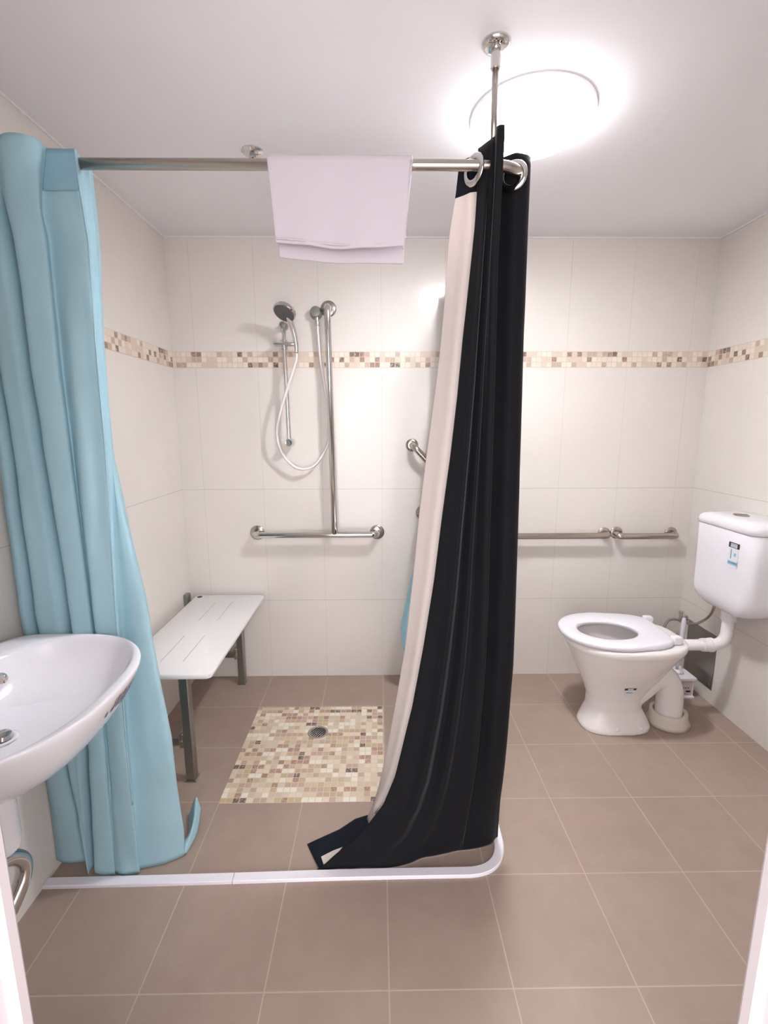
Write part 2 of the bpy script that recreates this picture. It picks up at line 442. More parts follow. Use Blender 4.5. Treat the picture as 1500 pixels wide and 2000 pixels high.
tw = thing('towel', (-.09, RY, RZ+.02), 'white towel folded over the curtain rail', 'towel')
o = link('towel_cloth', bm, M['towel'], tw); md = o.modifiers.new('t', 'SOLIDIFY'); md.thickness = .007; md.offset = 0
md = o.modifiers.new('b', 'BEVEL'); md.width = .0025; md.segments = 2; md.limit_method = 'ANGLE'
bm = bmesh.new(); pa = [Vector((-.243+.309*u, RY-.0225+.003*math.sin(u*5+.6)*2, 1.800+.004*math.sin(u*7+1)-.016*u)) for u in xs]
tube(bm, pa, .0022, 8); link('hem', bm, M['towel'], tw)
bm = bmesh.new(); tube(bm, [(.0815-.02*(1-s), RY-.0225-.012*(1-s), 1.79+(RZ-1.79)*s-.014*(1-s)) for s in frange(0, 1, 12)], .0028, 8); link('side_hem', bm, M['towel'], tw)

# ------------------------------------------------------------------ pale blue curtain at the left
L1 = [(2.01, -.940), (1.80, -.945), (1.58, -.955), (1.29, -.949), (.85, -.950), (.43, -.915), (0, -.895)]
L2 = [(2.01, -.894), (1.80, -.874), (1.58, -.869), (1.29, -.866), (.85, -.850), (.43, -.848), (0, -.880)]
L3 = [(2.01, -.700), (1.80, -.697), (1.58, -.705), (1.29, -.709), (.86, -.726), (.45, -.736), (0, -.739)]
RR = [(2.01, -.704), (1.80, -.706), (1.58, -.718), (1.40, -.722), (1.29, -.722), (1.1, -.70), (.84, -.668), (.42, -.634), (.1, -.626), (0, -.63)]
def teal_cols(z, dy=0.0):
    l1, l2, l3, r = (interp(q, z) for q in (L1, L2, L3, RR))
    tp = max(0, (z-1.86)/.16)                     # header: pleats bulge over the rail
    k = max(0, 1-z/1.9)
    lo = max(0, 1-z/.35)
    W = l3-l2
    P = [(-1.000, 1.285), (-1.000+(l1+1)*.35, 1.262-.008*k), (l1-.010, 1.268), (l1+.010, 1.372), (l1+.004, 1.268-.01*k), ((l1+l2)/2, 1.246-.012*tp),
         (l2-.012, 1.262), (l2+.010, 1.380), (l2+.005, 1.275-.03*tp), (l2+W*(.12+.30*tp), 1.236-.050*tp+.010*k), (l2+W*(.45+.25*tp), 1.238-.040*tp+.014*k), (l2+W*(.46+.24*tp), 1.266-.018*tp),
         (l3-.05, 1.250+.01*math.sin(z*4)), (l3-.02, 1.256), (l3, 1.262), (l3-.010, 1.282), (l3-.002, 1.296), ((l3+r)/2, 1.296), (r, 1.310), (r-.012, 1.345)]
    for i in range(15):
        x, y = P[i]; P[i] = (x, y+(min(y, 1.250)-y)*min(1, max(0, (z-1.80)/.12)))
    out = []
    for x, y in P:
        f = 1.285 if x < -.9 else (1.268 if x < -.72 else 1.268+(x+.72)*.75)
        y = y+(f-y)*lo*.6+dy
        zz = z
        if lo > 0: zz = z+lo*(.035 if x < -.9 else .012 if x < -.86 else .0)   # hem lifts at the wall side
        out.append(Vector((max(x, XL+.006), y, zz)))
    return out
tc = thing('curtain', (-.85, RY, 0), 'pale blue fabric shower curtain hanging at the left wall behind the basin', 'curtain', )
sheet('fabric', teal_cols, frange(1.993, .004, 130), 8, M['teal'], tc, .001, .0055)
def head_cols(z):
    c_ = teal_cols(z)[11:15]; return [Vector((v.x, v.y-.003, v.z)) for v in c_]
sheet('header_tape', head_cols, frange(1.993, 1.905, 8), 8, M['teal_header'], tc, .001, .0055)
bm = bmesh.new(); q = [teal_cols(z)[14] for z in frange(1.95, .25, 90)]
tube(bm, [v+Vector((.001, -.003, 0)) for v in q], .0022, 6); link('side_seam', bm, M['teal'], tc)
# corner of the curtain kicked up on the floor
def kick(z):
    s = z
    a = [Vector((-.652, 1.33, .03)), Vector((-.645, 1.40, .012)), Vector((-.672, 1.475, .010))]
    b = [Vector((-.628, 1.325, .010)), Vector((-.622, 1.40, .060)), Vector((-.650, 1.50, .075))]
    c2 = [Vector((-.624, 1.335, .004)), Vector((-.612, 1.40, .02)), Vector((-.628, 1.485, .035))]
    col = [a, b, c2]; tt = s*2; i = min(int(tt), 1); f = tt-i
    return [col[i][k]*(1-f)+col[i+1][k]*f for k in range(3)]
sheet('turned_corner', kick, frange(0, 1, 12), 8, M['teal'], tc, .001, .002)

# pale blue curtain at the far end of the side rail
def teal2(z):
    k = max(0, 1-z/1.1); cx = .30-.10*k; w_ = .085
    ed = interp([(2.02, .315), (1.6, .30), (1.2, .255), (.75, .195), (.629, .160), (.466, .126), (.358, .108), (.27, .116), (.2, .135)], z)
    n = 9; out = [Vector((ed, 2.262, z))]
    for i in range(1, n): out.append(Vector((ed+(.43-ed)*i/n, 2.25+(.035 if i % 2 else -.03)*(.5+.5*min(1, z+.5)), z+.004*i)))
    return out
t2 = thing('curtain', (.3, 2.25, 0), 'pale blue curtain at the back wall mostly hidden behind the black curtain', 'curtain')
sheet('fabric', teal2, frange(2.015, .2, 60), 8, M['teal'], t2, .001, .003)

# ------------------------------------------------------------------ black lined curtain at the rail corner
CB = [(2.03, .246), (1.938, .247), (1.851, .244), (1.704, .232), (1.578, .221), (1.433, .210), (1.282, .196), (1.097, .175), (.929, .157), (.722, .129), (.537, .099), (.408, .071), (.309, .048), (.215, .012), (.116, -.056), (.05, -.135), (.0, -.19)]
MD = [(2.03, .287), (1.969, .289), (1.712, .296), (1.468, .299), (1.167, .301), (.906, .303), (.671, .302), (.484, .294), (.289, .283), (0, .26)]
RT = [(2.03, .388), (1.867, .388), (1.548, .393), (1.158, .399), (.884, .403), (.638, .405), (.443, .401), (.307, .396), (.168, .389), (0, .392)]
CL = [(2.03, .208), (1.946, .203), (1.861, .192), (1.685, .184), (1.561, .174), (1.358, .151), (1.128, .123), (.896, .103), (.674, .081), (.371, .033), (.12, -.013), (.03, -.045)]
HEM = [(-.2, 1.272), (.06, 1.276), (.12, 1.30), (.178, 1.321), (.313, 1.338), (.36, 1.352), (.40, 1.386)]
def hemy(x):
    if x <= HEM[0][0]: return HEM[0][1]
    for (a, b), (c_, d) in zip(HEM, HEM[1:]):
        if x <= c_: return b+(d-b)*(x-a)/(c_-a)
    return HEM[-1][1]
def black_cols(z):
    cb, md_, rt_ = interp(CB, z), interp(MD, z), interp(RT, z)
    tp = max(0, min(1, (z-1.72)/.28)); lo = max(0, 1-z/.42); wd = md_-cb
    a = .016+.012*min(1, max(0, (1.6-z)))        # folds deepen lower down
    P = [(cb+.014, 1.335), (cb+.003, 1.305), (cb, 1.298), (cb+.004, 1.290), (cb+wd*.22, 1.275-.2*a), (cb+wd*.34, 1.272-a), (cb+wd*.48, 1.290), (cb+wd*.62, 1.282-a*.7), (cb+wd*.74, 1.288),
         (md_-.016, 1.262-.052*tp), (md_-.004, 1.258-.055*tp), (md_, 1.266-.05*tp), (md_+.003, 1.300), (md_+.012, 1.340), (md_+(rt_-md_)*.3, 1.338), (md_+(rt_-md_)*.55, 1.318),
         (md_+(rt_-md_)*.8, 1.322), (rt_-.006, 1.332), (rt_, 1.345), (rt_-.004, 1.372), (rt_-.05, 1.405)]
    if tp > 0:      # header bunched: centre fold is a tight loop
        t3 = tp
        for i in range(3, 9):
            x, y = P[i]; P[i] = (x, y+(1.298-.075*((x-cb)/max(wd, .01))-y)*t3)
    out = []
    for i, (x, y) in enumerate(P):
        h = hemy(x) if i < 19 else 1.40
        yy = y+(h-y)*(lo**1.5)
        out.append(Vector((x, yy, max(z, .004))))
    return out
bc = thing('curtain', (.3, RY, 0), 'black velvet curtain with cream lining hanging at the corner of the rail', 'curtain')
zs = frange(2.022, .35, 84)+frange(.34, 0, 32)
sheet('fabric', black_cols, zs, 7, M['black'], bc, .002, .0035)
def lining_cols(z, off=0):
    cl, cb = interp(CL, z), interp(CB, z)
    cb = min(cb, max(cl+.035, cb)) if z > .15 else cl+.03
    yl = 1.40; yr = 1.312
    if z > 1.8: yl = 1.40-.06*min(1, (z-1.8)/.2)
    k = max(0, 1-z/.25)
    return [Vector((cl-off*.3, yl-off+.05*k, z)), Vector((cl+(cb-cl)*.4, yl+(yr-yl)*.35-off+.03*k, z)), Vector((cl+(cb-cl)*.75, yl+(yr-yl)*.7-off, z)), Vector((cb+.012, yr-off+.01, z))]
sheet('lining', lining_cols, frange(2.012, .02, 90), 8, M['lining'], bc, .001, .0018)
sheet('header_band', lambda z: lining_cols(z, .003), frange(2.014, 1.936, 8), 8, M['black2'], bc, .0012, .0018)
# header eyelets
def ring(c_, nrm, name='eyelet'):
    bm = bmesh.new(); lathe(bm, [(.022, -.0035), (.0275, -.005), (.034, -.0025), (.036, 0), (.034, .0025), (.0275, .005), (.022, .0035), (.0215, 0), (.022, -.0035)], c_, nrm, 40)
    link(name, bm, M['chrome'], bc)
ring((.234, 1.283, 1.968), (.86, .50, .02)); ring((.336, 1.306, 1.966), (.52, .85, .0))
# hem turned out over the floor
bm = bmesh.new()
pts = [(-.240, 1.365), (-.215, 1.378), (-.14, 1.418), (-.115, 1.434), (-.085, 1.452), (-.035, 1.468), (.02, 1.455), (.06, 1.40), (.03, 1.30), (-.19, 1.275), (-.205, 1.30)]
n1 = 14
def hz(x, y): return .006+.020*max(0, min(1, (x+.16)/.16))+.002*math.sin(x*60)
cen = Vector((-.07, 1.36)); rings = []
for k in range(n1+1):
    s = 1-k/n1*.98; rings.append([bm.verts.new((cen.x+(x-cen.x)*s, cen.y+(y-cen.y)*s, hz(cen.x+(x-cen.x)*s, 0)-(.003 if k == 0 else 0))) for x, y in pts])
for A, B in zip(rings, rings[1:]):
    for k in range(len(A)): bm.faces.new((A[k], A[(k+1) % len(A)], B[(k+1) % len(A)], B[k]))
o = link('turned_hem', bm, M['black2'], bc); md = o.modifiers.new('t', 'SOLIDIFY'); md.thickness = .003; md.offset = 0
bm = bmesh.new(); tri = [(-.187, 1.308), (-.176, 1.281), (-.150, 1.300), (-.122, 1.342), (-.150, 1.330)]
loft(bm, [[Vector((x, y, .0100)) for x, y in tri], [Vector((x, y, .0125)) for x, y in tri]]); link('lining_corner', bm, M['lining'], bc, False)

# ------------------------------------------------------------------ white water strip on the floor
def strip_seg(path, name, parent, w_=.030, h=.011):
    bm = bmesh.new(); N = len(path); rs = []
    for i, p in enumerate(path):
        t_ = (path[min(i+1, N-1)]-path[max(i-1, 0)]).normalized(); n_ = Vector((-t_.y, t_.x, 0))
        prof = [(-w_/2, 0), (-w_/2, h*.8), (-w_/2+.002, h), (w_/2-.002, h), (w_/2, h*.8), (w_/2, 0)]
        rs.append([p+n_*a+Vector((0, 0, b)) for a, b in prof])
    loft(bm, rs); link(name, bm, M['strip'], parent, auto=25)
ws = thing('water_barrier_strip', (0, 1.25, 0), 'white rubber water barrier strip curving across the tiled floor', 'floor strip')
strip_seg([Vector((XL+.001, 1.236, 0)), Vector((-.7, 1.24, 0)), Vector((-.447, 1.2445, 0))], 'strip_section', ws)
strip_seg(fillet([(-.445, 1.2445, 0), (-.1, 1.252, 0), (.388, 1.255, 0), (.397, 1.5, 0), (.40, YB-.003, 0)], .13, 14), 'strip_section', ws)

# ------------------------------------------------------------------ floor drain
dr = thing('floor_drain', (-.277, 1.955, .001), 'round chrome floor drain set in the beige mosaic', 'drain')
bm = bmesh.new(); lathe(bm, [(.034, .0009), (.035, .0026), (.043, .0026), (.046, .0009)], (-.277, 1.955, 0)); link('rim', bm, M['steel'], dr)
bm = bmesh.new(); lathe(bm, [(0, .0012), (.034, .0012), (.034, .0009), (0, .0009)], (-.277, 1.955, 0)); link('well', bm, M['dark'], dr, False)  # dark disc stands in for the shade under the grate
bm = bmesh.new()
for i in range(-3, 4):
    d = i*.0095; l = math.sqrt(max(0, .034**2-d*d)); a = R(35)
    cx, cy = -.277+d*math.cos(a), 1.955-d*math.sin(a)
    tube(bm, [(cx-l*math.sin(a), cy-l*math.cos(a), .0022), (cx+l*math.sin(a), cy+l*math.cos(a), .0024)], .0013, 8)
link('grate', bm, M['chrome'], dr)

# ------------------------------------------------------------------ grab rails
def flange(bm_, x, z, y=YB, ax=(0, -1, 0), r=.038): lathe(bm_, [(0, 0), (r, 0), (r, .003), (r-.004, .007), (.018, .009), (0, .009)], (x, y, z), ax, 36)
def add_flange(x, z, par, r=.038):
    bm_ = bmesh.new(); flange(bm_, x, z, r=r); link('flange', bm_, M['steel'], par, auto=40)
SO = .062; YR = YB-SO; GR = .016
g1 = thing('grab_rail', (-.3, YB, .8), 'upside-down T shaped chrome grab rail on the shower wall', 'grab rail')
bm = bmesh.new(); tube(bm, fillet([(-.634, YB-.004, .812), (-.634, YR, .812), (-.008, YR, .812), (-.008, YB-.004, .812)], .055, 10), GR, 24); link('horizontal_bar', bm, M['chrome'], g1)
bm = bmesh.new(); tube(bm, fillet([(-.238, YB-.004, 1.918), (-.238, YR, 1.918), (-.225, YR, .815)], .055, 10), GR, 24); link('vertical_bar', bm, M['chrome'], g1)
for x, z in ((-.634, .812), (-.008, .812), (-.238, 1.918)): add_flange(x, z, g1)
g2 = thing('grab_rail', (.9, YB, .8), 'long bent grab rail rising diagonally at its left end behind the black curtain', 'grab rail')
bm = bmesh.new(); tube(bm, fillet([(.172, YB-.004, 1.262), (.178, YR, 1.258), (.62, YR, .800), (1.190, YR, .800), (1.190, YB-.004, .800)], .06, 10), GR, 24); link('bar', bm, M['steel'], g2)
add_flange(.172, 1.264, g2, .032); add_flange(1.190, .800, g2, .032)
g3 = thing('grab_rail', (1.4, YB, .8), 'short grab rail on the back wall nearest the toilet cistern', 'grab rail')
bm = bmesh.new(); tube(bm, fillet([(1.252, YB-.004, .803), (1.232, YR, .797), (1.545, YR, .797), (1.545, YB-.004, .80)], .07, 12), GR, 24); link('bar', bm, M['steel'], g3)
add_flange(1.254, .803, g3, .032); add_flange(1.545, .800, g3, .032)
mx = thing('shower_mixer', (.245, YB, .915), 'round chrome wall fitting mostly hidden behind the cream curtain lining', 'tap')
bm = bmesh.new(); lathe(bm, [(0, 0), (.038, 0), (.038, .006), (.024, .014), (.022, .05), (0, .052)], (.232, YB, .915), (0, -1, 0)); link('wall_plate', bm, M['steel'], mx, auto=40)
bm = bmesh.new(); tube(bm, [(.232, YB-.045, .915), (.262, YB-.07, .875)], [.009, .006], 12); link('lever', bm, M['steel'], mx)

# ------------------------------------------------------------------ shower set
sr = thing('shower_slide_rail', (-.44, YB, 1.5), 'thin vertical chrome slide rail with a bracket on the shower wall', 'slide rail')
YS = YB-.058
bm = bmesh.new(); tube(bm, [(-.448, YS, 1.815), (-.440, YS, 1.27)], .0105, 20); link('bar', bm, M['chrome'], sr, auto=40)
bm = bmesh.new(); lathe(bm, [(0, 0), (.018, 0), (.018, .02), (.014, .024), (.014, .06), (.0, .062)], (-.452, YB, 1.835), (0, -1, 0), 24); tube(bm, [(-.449, YS, 1.80), (-.451, YS, 1.835)], .006, 12); link('top_mount', bm, M['dsteel'], sr, auto=40)
bm = bmesh.new(); lathe(bm, [(0, 0), (.022, 0), (.022, .05), (.019, .072), (.016, .078), (0, .076)], (-.440, YB, 1.280), (0, -1, 0), 24); link('bottom_mount', bm, M['chrome'], sr, auto=40)
bm = bmesh.new(); box(bm, -.496, -.384, YS-.030, YS+.022, 1.736, 1.750, .006, 3); tube(bm, [(-.448, YS, 1.722), (-.448, YS, 1.764)], .017, 20); lathe(bm, [(0, 0), (.006, 0), (.006, .016), (0, .017)], (-.462, YS-.01, 1.722), (0, 0, 1), 12); link('slider_bracket', bm, M['chrome'], sr, auto=40)
hs = thing('hand_shower', (-.385, YS-.03, 1.74), 'chrome hand shower with a round grey spray face held in its bracket', 'hand shower')
HN = Vector((-.28, -.52, -.80)).normalized(); HC = Vector((-.424, YS-.085, 1.872))
bm = bmesh.new(); hp = catmull([(-.386, YS-.022, 1.700), (-.386, YS-.026, 1.745), (-.394, YS-.042, 1.80), (-.408, YS-.062, 1.845), HC-HN*.012+Vector((.004, 0, -.004))], 6)
tube(bm, hp, [.0085+.004*min(1, i/10) for i in range(len(hp))], 16); link('handle', bm, M['chrome'], hs)
bm = bmesh.new(); lathe(bm, [(0, -.022), (.03, -.021), (.048, -.014), (.0535, -.004), (.0535, .006), (.050, .009), (0, .009)], HC, HN, 40); link('head_shell', bm, M['chrome'], hs, auto=40)
bm = bmesh.new(); lathe(bm, [(0, .0115), (.044, .0115), (.0485, .0095), (.0485, .008), (0, .008)], HC, HN, 40); link('spray_face', bm, M['grey_face'], hs, auto=40)
so = thing('shower_outlet', (-.295, YB, 1.897), 'round chrome hose outlet on the tiles beside the tall rail top', 'wall outlet')
bm = bmesh.new(); lathe(bm, [(0, 0), (.031, 0), (.031, .004), (.027, .008), (.026, .036), (.022, .042), (0, .044)], (-.297, YB, 1.897), (0, -1, 0), 36); link('elbow_body', bm, M['dsteel'], so, auto=40)
bm = bmesh.new(); tube(bm, [(-.293, YB-.024, 1.875), (-.292, YB-.024, 1.851), (-.292, YB-.024, 1.850), (-.291, YB-.024, 1.832)], [.010, .010, .012, .012], 16); link('hose_nut', bm, M['chrome'], so, auto=40)
hz_ = catmull([(-.290, YB-.028, 1.832), (-.287, YB-.03, 1.78), (-.280, YB-.03, 1.683), (-.261, YB-.026, 1.538), (-.246, YB-.024, 1.44), (-.240, YB-.024, 1.32), (-.270, YB-.026, 1.235), (-.318, YB-.034, 1.168), (-.370, YB-.042, 1.148), (-.425, YB-.05, 1.163),
               (-.480, YB-.062, 1.235), (-.496, YB-.075, 1.316), (-.483, YB-.085, 1.391), (-.446, YB-.095, 1.502), (-.406, YB-.095, 1.611), (-.388, YB-.085, 1.67), (-.386, YS-.022, 1.703)], 10)
bm = bmesh.new(); tube(bm, hz_, .0068, 14)
tag(link('shower_hose', bm, M['hose']), 'silvery white shower hose looping below the hand shower', 'hose')

# ------------------------------------------------------------------ folding shower seat on the left wall
ss = thing('shower_bench', (-.8, 2.0, 0), 'white fold-down shower seat with steel legs fixed to the left wall', 'shower seat')
bm = bmesh.new(); rr_ = [.02]*4
loft(bm, [rrect(-.964+d, -.607-d, 1.600+d, 2.432-d, z, rr_, 6) for z, d in ((.462, .002), (.464, 0), (.478, 0), (.480, .002))]); link('seat_board', bm, M['seat_white'], ss, auto=50)
for x in (-.83, -.745):
    for y0, y1 in ((1.70, 1.93), (2.09, 2.33)):
        bm = bmesh.new(); box(bm, x-.0015, x+.0015, y0, y1, .4795, .4803); link('groove', bm, M['groove'], ss, False)
bm = bmesh.new(); lathe(bm, [(0, 0), (.013, 0), (.013, .001), (0, .001)], (-.939, 2.404, .480), n=24); link('drain_hole', bm, M['dark'], ss, False)  # flat dark disc, the hole's shade is in its colour
for y in (1.675, 2.385):
    bm = bmesh.new(); box(bm, -.752, -.716, y-.018, y+.018, .004, .455, .004); link('leg', bm, M['dsteel'], ss, False)
    bm = bmesh.new(); box(bm, -.757, -.711, y-.023, y+.023, 0, .006, .002); link('foot', bm, M['steel'], ss, False)
    bm = bmesh.new(); box(bm, -.99, -.70, y-.013, y+.013, .440, .461, .003); link('support_arm', bm, M['dsteel'], ss, False)
    bm = bmesh.new(); box(bm, -.99, -.752, y-.011, y+.011, .150, .180, .003); link('brace', bm, M['dsteel'], ss, False)
    bm = bmesh.new(); box(bm, -.766, -.750, y-.020, y+.020, .145, .205, .003); tube(bm, [(-.758, y-.026, .17), (-.758, y+.026, .17)], .006, 12); link('hinge_clip', bm, M['steel'], ss, False)
    bm = bmesh.new(); box(bm, XL, -.985, y-.022, y+.022, .12, .505, .004); link('wall_bracket', bm, M['dsteel'], ss, False)
bm = bmesh.new(); box(bm, -.752, -.722, 1.69, 2.37, .005, .022, .003)
bm.free()

# ------------------------------------------------------------------ basin
by = .955
bs = thing('wash_basin', (XL, by, .6), 'white ceramic wash basin on the left wall beside the doorway', 'basin')
def basin_ring(z, grow, n=72, front=.43, wl=.288):
    """D shape: flat against the wall, rounded long front; grow shrinks towards the centre"""
    out = []
    for k in range(n):
        a = 2*math.pi*k/n; c_, s_ = math.cos(a), math.sin(a)
        if c_ >= 0: ex = 2.5; X = (front-.16)*abs(c_)**(2/ex)
        else: ex = 5.0; X = -.16*abs(c_)**(2/ex)
        Y = math.copysign(abs(s_)**(2/(2.5 if c_ >= 0 else 5.0)), s_)*wl
        out.append((X, Y, z, grow))
    return out
def bring(z, g, shift=0, wl=.288, front=.446, keepback=True):
    cx = XL+.16; out = []
    for X, Y, _, _ in basin_ring(z, g, wl=wl, front=front):
        x = X*g if (X > 0 or not keepback) else X; out.append(Vector((cx+x+shift, by+Y*g, z)))
    return out
bm = bmesh.new(); RZB = .803
rings = [bring(.610, .24), bring(.613, .36), bring(.630, .53), bring(.660, .69), bring(.700, .82), bring(.742, .915), bring(.775, .972), bring(.795, 1.0), bring(.801, .997), bring(RZB, .99)]
ic = (XL+.235, by)                                              # bowl, set off from the wall
def inner(z, a, b, dx=0): return [Vector((ic[0]+dx+a*math.copysign(abs(math.cos(2*math.pi*k/72))**(2/2.4), math.cos(2*math.pi*k/72)) , ic[1]+b*math.copysign(abs(math.sin(2*math.pi*k/72))**(2/2.4), math.sin(2*math.pi*k/72)), z)) for k in range(72)]
rings += [inner(RZB, .190, .274), inner(.800, .186, .269), inner(.790, .181, .262), inner(.760, .162, .248), inner(.725, .145, .205), inner(.695, .115, .155), inner(.677, .075, .095), inner(.670, .03, .03)]
loft(bm, rings); o = link('bowl', bm, M['ceramic'], bs)
md = o.modifiers.new('s', 'SUBSURF'); md.levels = 1; md.render_levels = 1
bpy.context.view_layer.update(); bvo = BVHTree.FromObject(o, bpy.context.evaluated_depsgraph_get())
oh = bvo.ray_cast(o.matrix_world.inverted()@Vector((-.70, 1.085, .757)), Vector((-1, 0, 0))); op = o.matrix_world@oh[0]; on = oh[1] if oh[1].x > 0 else -oh[1]
bm = bmesh.new(); lathe(bm, [(0, -.002), (.0125, -.002), (.0135, .002), (.009, .003), (.008, .001), (0, .0008)], op, on, 24); link('overflow_ring', bm, M['chrome'], bs, auto=40)
bm = bmesh.new(); lathe(bm, [(.016, 0), (.030, 0), (.032, .003), (.026, .005), (.016, .001), (.016, 0)], (-.838, .968, .674), n=36); link('waste_ring', bm, M['ceramic'], bs)
bm = bmesh.new(); lathe(bm, [(0, 0), (.020, 0), (.022, .003), (.018, .010), (0, .012)], (-.838, .968, .679), (.1, 0, 1), 30); link('plug', bm, M['chrome'], bs, auto=40)
# trap: white cover and bent chrome pipe
tp = thing('basin_waste_cover', (-.87, .93, .4), 'white plastic waste cover tube under the basin', 'pipe')
bm = bmesh.new(); tube(bm, [(-.85, .935, .61), (-.85, .935, .44), (-.85, .935, .425), (-.85, .935, .420)], [.040, .040, .036, .02], 30); link('cover_tube', bm, M['plastic'], tp, auto=50)
bm = bmesh.new(); tube(bm, catmull([(-.95, .80, .325), (-.93, .88, .337), (-.92, .95, .338), (-.912, 1.015, .318), (-.908, 1.052, .275), (-.908, 1.045, .23), (-.913, 1.00, .185), (-.925, .945, .145)], 8), .019, 20)
cp = thing('chrome_pipe', (-.93, .9, .2), 'curved chrome pipe low on the left wall beside the door frame', 'pipe'); link('bend', bm, M['chrome'], cp)
bm = bmesh.new(); lathe(bm, [(0, 0), (.034, 0), (.034, .004), (.021, .008), (0, .008)], (XL, .79, .31), (1, 0, 0), 30); tube(bm, [(XL+.004, .79, .31), (-.95, .80, .325)], .019, 16); link('wall_flange', bm, M['chrome'], cp, auto=40)

# ------------------------------------------------------------------ toilet
ty = 2.003
tl = thing('toilet', (1.1, ty, 0), 'white ceramic toilet pan with open ring seat against the back wall', 'toilet')
def tsec(z, xf, xb, hw, e=2.3, eb=2.6):
    cx = xf+(xb-xf)*.45; return oval(cx, ty, z, cx-xf, xb-cx, hw, 64, e, eb)
secs = [(0, .924, 1.236, .098, 2.6, 3.0), (.018, .924, 1.236, .098, 2.6, 3.0), (.05, .935, 1.222, .092, 2.5, 2.8), (.10, .953, 1.195, .082, 2.4, 2.5), (.15, .953, 1.195, .083, 2.3, 2.4), (.20, .937, 1.222, .096, 2.2, 2.4), (.25, .915, 1.262, .116, 2.2, 2.4),
        (.31, .890, 1.292, .146, 2.2, 2.5), (.36, .868, 1.318, .168, 2.2, 2.6), (.395, .852, 1.338, .180, 2.2, 2.8), (.41, .842, 1.345, .187, 2.2, 2.8), (.428, .842, 1.345, .187, 2.2, 2.8), (.436, .850, 1.338, .180, 2.2, 2.8),
        (.436, .885, 1.255, .138, 2.1, 2.2), (.425, .893, 1.248, .130, 2.1, 2.2), (.36, .905, 1.225, .120, 2.1, 2.2), (.30, .935, 1.18, .098, 2.1, 2.2), (.25, .975, 1.13, .065, 2, 2), (.225, 1.01, 1.09, .03, 2, 2)]
bm = bmesh.new(); loft(bm, [tsec(*s) for s in secs])
for f in bm.faces: f.smooth = True
tr = catmull([(1.06, ty, .085), (1.12, ty, .115), (1.19, ty, .175), (1.245, ty, .225), (1.292, ty, .232), (1.322, ty, .19), (1.334, ty, .13), (1.336, ty, .045)], 8)
tube(bm, tr, [.057 for i in range(len(tr))], 32)
tube(bm, [(1.30, ty, .385), (1.352, ty, .385), (1.356, ty, .385)], [.034, .034, .031], 28)
bmesh.ops.recalc_face_normals(bm, faces=bm.faces)
pan = link('pan', bm, M['pan'], tl)
md = pan.modifiers.new('r', 'REMESH'); md.mode = 'VOXEL'; md.voxel_size = .0045; md.use_smooth_shade = True
md = pan.modifiers.new('s', 'SMOOTH'); md.factor = .5; md.iterations = 9
# floor collar round the outlet
bm = bmesh.new(); c0 = (1.338, ty+.006, 0)
lathe(bm, [(.062, .060), (.072, .064), (.077, .058), (.079, .035), (.084, .015), (.090, .002), (.064, .002), (.060, .03), (.062, .060)], c0, n=48)
for v in bm.verts:
    if v.co.x > 1.39: v.co.x += (v.co.x-1.39)*.3
link('floor_collar', bm, M['cream_pvc'], tl)
# seat ring
cy = 2.018
def so_(z, d): # outline
    out = []
    for k in range(72):
        a = 2*math.pi*k/72; c_, s_ = math.cos(a), math.sin(a)
        if c_ < 0: x = 1.045+(.226+d)*math.copysign(abs(c_)**(2/2.15), c_); y = (.190+d)*math.copysign(abs(s_)**(2/2.15), s_)
        else: x = 1.045+(.222+d)*abs(c_)**(2/8.); y = (.190+d)*math.copysign(abs(s_)**(2/5.), s_)*(1-.24*max(0, (x-1.08)/.19)**1.3)
        out.append(Vector((x, cy+y, z)))
    return out
def si_(z, d): return [Vector((1.022+(.128+d)*math.cos(2*math.pi*k/72), cy-.012+(.100+d)*math.sin(2*math.pi*k/72), z)) for k in range(72)]
bm = bmesh.new()
rs = [so_(.443, -.004), so_(.440, -.0), so_(.452, .002), so_(.460, -.002), so_(.4625, -.010), si_(.4625, .012), si_(.459, .003), si_(.450, 0), si_(.441, .004), so_(.441, -.02)]
rs[0] = so_(.441, -.012)
vr = [[bm.verts.new(p) for p in r] for r in rs[:-1]]
for A, B in zip(vr, vr[1:]+[vr[0]]):
    for k in range(72): bm.faces.new((A[k], A[(k+1) % 72], B[(k+1) % 72], B[k]))
link('seat', bm, M['plastic'], tl)
for s in (-1, 1):
    bm = bmesh.new(); box(bm, 1.252, 1.292, cy+s*.112-.016, cy+s*.112+.016, .437, .472, .007, 3); lathe(bm, [(0, 0), (.009, 0), (.009, .004), (0, .004)], (1.292, cy+s*.112, .455), (1, 0, 0), 16); link('seat_hinge', bm, M['plastic'], tl)
